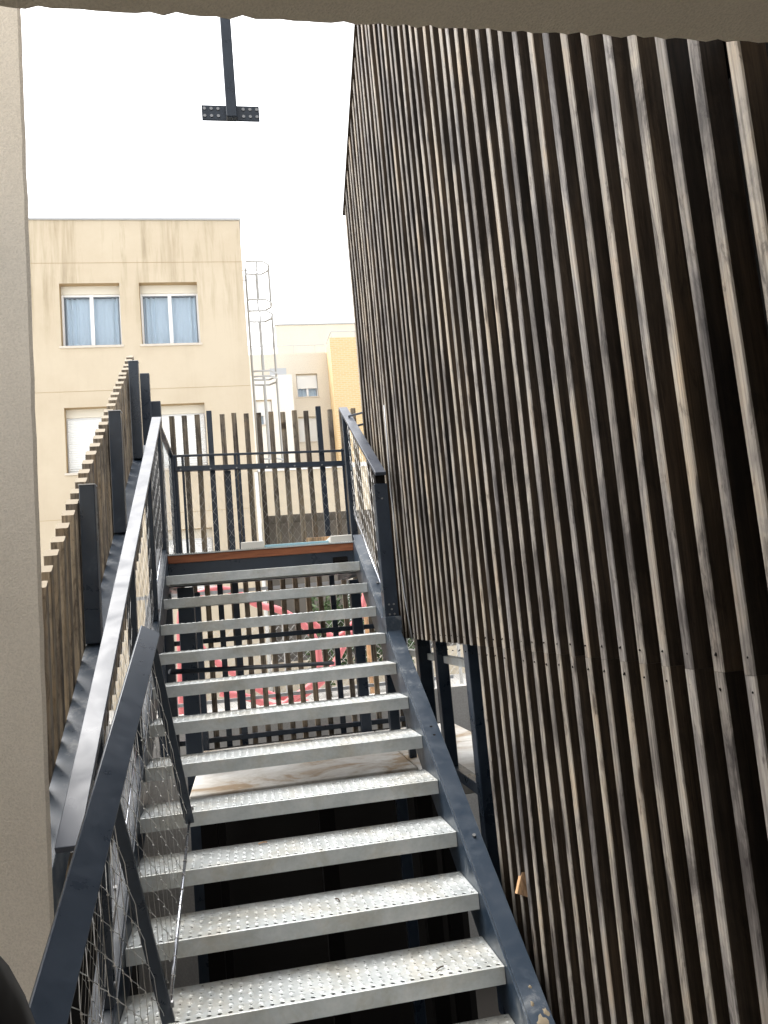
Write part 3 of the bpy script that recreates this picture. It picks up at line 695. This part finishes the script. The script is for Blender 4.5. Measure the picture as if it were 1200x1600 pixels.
# ------------------------------------------------------------------ playground seen under the landing
def smooth_path(pts, n=8):
    P = [V(p) for p in pts]; out = []
    for i in range(len(P)-1):
        a, b, c_, d = P[max(i-1, 0)], P[i], P[i+1], P[min(i+2, len(P)-1)]
        for k in range(n):
            t = k/n; out.append(.5*((2*b)+(c_-a)*t+(2*a-5*b+4*c_-d)*t*t+(3*b-a-3*c_+d)*t**3))
    return out+[P[-1]]
cf = thing('climbing_frame', 'pink red looping tube climbing frame on the playground below the landing', 'climbing frame', (.3, 11, GR))
Yc = 11
paths = [[(-.92, 11.3, -1.6), (-.87, 11.2, -.6), (-.80, 11.1, .25), (-.5, 11, .43), (-.15, 11, .42), (.2, 11, .2), (.52, 10.9, .08), (.85, 10.8, -.2), (.95, 10.7, -.5), (.9, 10.7, -.85), (.6, 10.7, -1.05), (.35, 10.7, -1.15), (0, 10.7, -1.0), (-.36, 10.7, -.9)],
         [(1.75, 11.3, .25), (1.60, 11.2, -.14), (1.36, 11.1, -.45), (1.15, 11, -.75), (.97, 10.9, -.92), (.7, 10.8, -1.06), (.3, 10.8, -1.3), (.1, 10.8, -1.42), (-.2, 10.8, -1.5), (-.9, 10.8, -1.58)],
         [(-.84, 11.4, .32), (-.66, 11.3, -.2), (-.40, 11.2, -.52), (-.1, 11.1, -.75), (.25, 11.0, -1.0), (.55, 11, -1.1), (1.0, 11.2, -1.3), (1.3, 11.4, -1.6)],
         [(1.62, 11.3, -.1), (1.3, 11.3, -.35), (1.05, 11.4, -.2), (.85, 11.4, .0)]]
for p in paths: MB().tube(smooth_path(p, 6), .048, 10).build('tube', 'red', cf, smooth=True)
ch = thing('chain_fence', 'wire chain link fence with thin posts across the playground', 'fence', (1, 15, GR))
m = MB(); net(m, (-2.5, 14.5, GR+.02), (1, 0, 0), (0, 0, 1), 6.5, 1.5, .07, .07, .004, 0); m.build('wire_net', 'cage', ch)
for k in range(5): MB().tube([(-2.5+k*1.6, 14.53, GR), (-2.5+k*1.6, 14.53, GR+1.6)], .03, 6).build('post', 'cage', ch)
for k, (x, h_) in enumerate(((1.6, 2.1), (2.2, 2.3), (3.0, 2.0))):
    sh = thing('shrub', ['dark green leafy shrub at the left end of the row behind the wire fence', 'middle dark green shrub in the row behind the wire fence', 'dark green shrub at the right end of the row behind the wire fence'][k], 'shrub', (x, 16, GR), 'shrubs behind the wire fence')
    lf = MB()
    for q in range(900):
        a_, b_ = random.uniform(0, 6.28), random.uniform(-1, 1); rr_ = random.uniform(.35, 1)**.5
        c0 = V((x+.45*rr_*cos(a_)*(1-b_*b_)**.5, 16+.4*rr_*sin(a_)*(1-b_*b_)**.5, GR+h_*.55+h_*.45*rr_*b_))
        d1 = V((random.gauss(0, 1), random.gauss(0, 1), random.gauss(0, 1))).normalized()*.06; d2 = d1.orthogonal().normalized()*.03
        lf.add([c0-d1, c0+d2, c0+d1, c0-d2], [(0, 1, 2, 3)])
    lf.build('crown', 'leaf', sh); MB().tube([(x, 16, GR), (x+.03, 16, GR+h_*.5)], .03, 6).build('trunk', 'bark', sh)
for k, x in enumerate((2.05, 2.42)):
    tag(MB().box(x-.06, x+.06, 13.2, 13.32, GR, .75).build('wooden_post', 'fresh', loc=(x, 13.26, GR), bevel=.005), ['left of two square wooden posts in front of the shrubs', 'right of two square wooden posts in front of the shrubs'][k], 'post', 'wooden posts in the playground')

# small loose pieces
tag(MB().bar((1.0, 3.135, -1.16), (1.05, 3.16, -1.05), .05, .03).build('wood_wedge', 'fresh', loc=(1.02, 3.15, -1.1)), 'small fresh wood wedge stuck between two slats of the tall wall', 'wedge')
for k, (x, n_, dy, ang, lab) in enumerate(((.62, 2, .05, .6, 'dry brown twig on the lowest whole tread near its right end'), (.30, 3, .14, 1.9, 'dry leaf scrap at the middle of the second whole tread'), (.02, 4, .22, .2, 'pale leaf scrap at the back of the third whole tread'))):
    y_ = Y2+(n_-2)*G+dy; z_ = Z2+(n_-2)*H+.007
    d = V((cos(ang), sin(ang), 0))*.02
    tag(MB().tube([V((x, y_, z_))-d, V((x+.003, y_+.002, z_+.003)), V((x, y_, z_))+d], .0028, 5).build('twig', 'bark' if k != 2 else 'fresh', loc=(x, y_, z_)), lab, 'debris', 'plant debris on the treads')

# ------------------------------------------------------------------ person at the lower left, mostly outside the frame
def person():
    root = thing('person', 'person in a black coat whose shoulder and sleeve enter at the lower left corner', 'person', (-.424, .72, FL+.03))
    P = [(0, 0, .95), (0, 0, 1.12), (0, 0, 1.33), (0, 0, 1.47), (0, .01, 1.55), (0, .01, 1.68)]
    rad_ = [.15, .15, .165, .065, .06, .085]
    E = [(0, 1), (1, 2), (2, 3), (3, 4), (4, 5)]
    def chain(start, pts, rs):
        prev = start
        for p, r in zip(pts, rs): P.append(p); rad_.append(r); E.append((prev, len(P)-1)); prev = len(P)-1
    for s in (-1, 1):
        chain(2, [(s*.10, 0, 1.385), (s*.165, 0, 1.355), (s*.205, -.01, 1.20), (s*.215, .02, 1.06), (s*.20, .09, .86), (s*.195, .11, .79)], [.075, .075, .064, .056, .045, .035])
        chain(0, [(s*.10, 0, .86), (s*.11, .01, .50), (s*.11, -.01, .12), (s*.11, .09, .05)], [.10, .07, .05, .045])
    me = bpy.data.meshes.new('body'); me.from_pydata(P, E, []); o = bpy.data.objects.new('body', me); C.objects.link(o)
    o.modifiers.new('skin', 'SKIN'); sb = o.modifiers.new('sub', 'SUBSURF'); sb.levels = sb.render_levels = 2
    for i_, sv in enumerate(me.skin_vertices[0].data): sv.radius = (rad_[i_]*(1.2 if i_ in (1, 2) else 1), rad_[i_]); sv.use_root = i_ == 0
    dg = bpy.context.evaluated_depsgraph_get(); dg.update()
    nm = bpy.data.meshes.new_from_object(o.evaluated_get(dg)); bpy.data.objects.remove(o)
    nm.materials.clear()
    for k in ('coat', 'skin', 'trouser'): nm.materials.append(M[k])
    for p in nm.polygons:
        z = p.center.z; p.material_index = 1 if z > 1.50 or (z < .83 and abs(p.center.x) > .16 and z > .7) else (2 if z < .8 else 0); p.use_smooth = True
    b = bpy.data.objects.new('body', nm); C.objects.link(b); b.parent = root
    h = MB(); nn_ = 12
    for i_ in range(6):
        for k in range(nn_): pass
    bmh = bmesh.new(); bmesh.ops.create_uvsphere(bmh, u_segments=20, v_segments=12, radius=.112)
    for v in bmh.verts: v.co = V((v.co.x*.85, v.co.y-.012, v.co.z*.95+1.70))
    bmesh.ops.delete(bmh, geom=[f for f in bmh.faces if f.calc_center_median().z < 1.64 or (f.calc_center_median().y > .05 and f.calc_center_median().z < 1.74)], context='FACES')
    hm = bpy.data.meshes.new('hair'); bmh.to_mesh(hm); hm.materials.append(M['hair']); ho_ = bpy.data.objects.new('hair', hm); C.objects.link(ho_); ho_.parent = root
    return root
person()
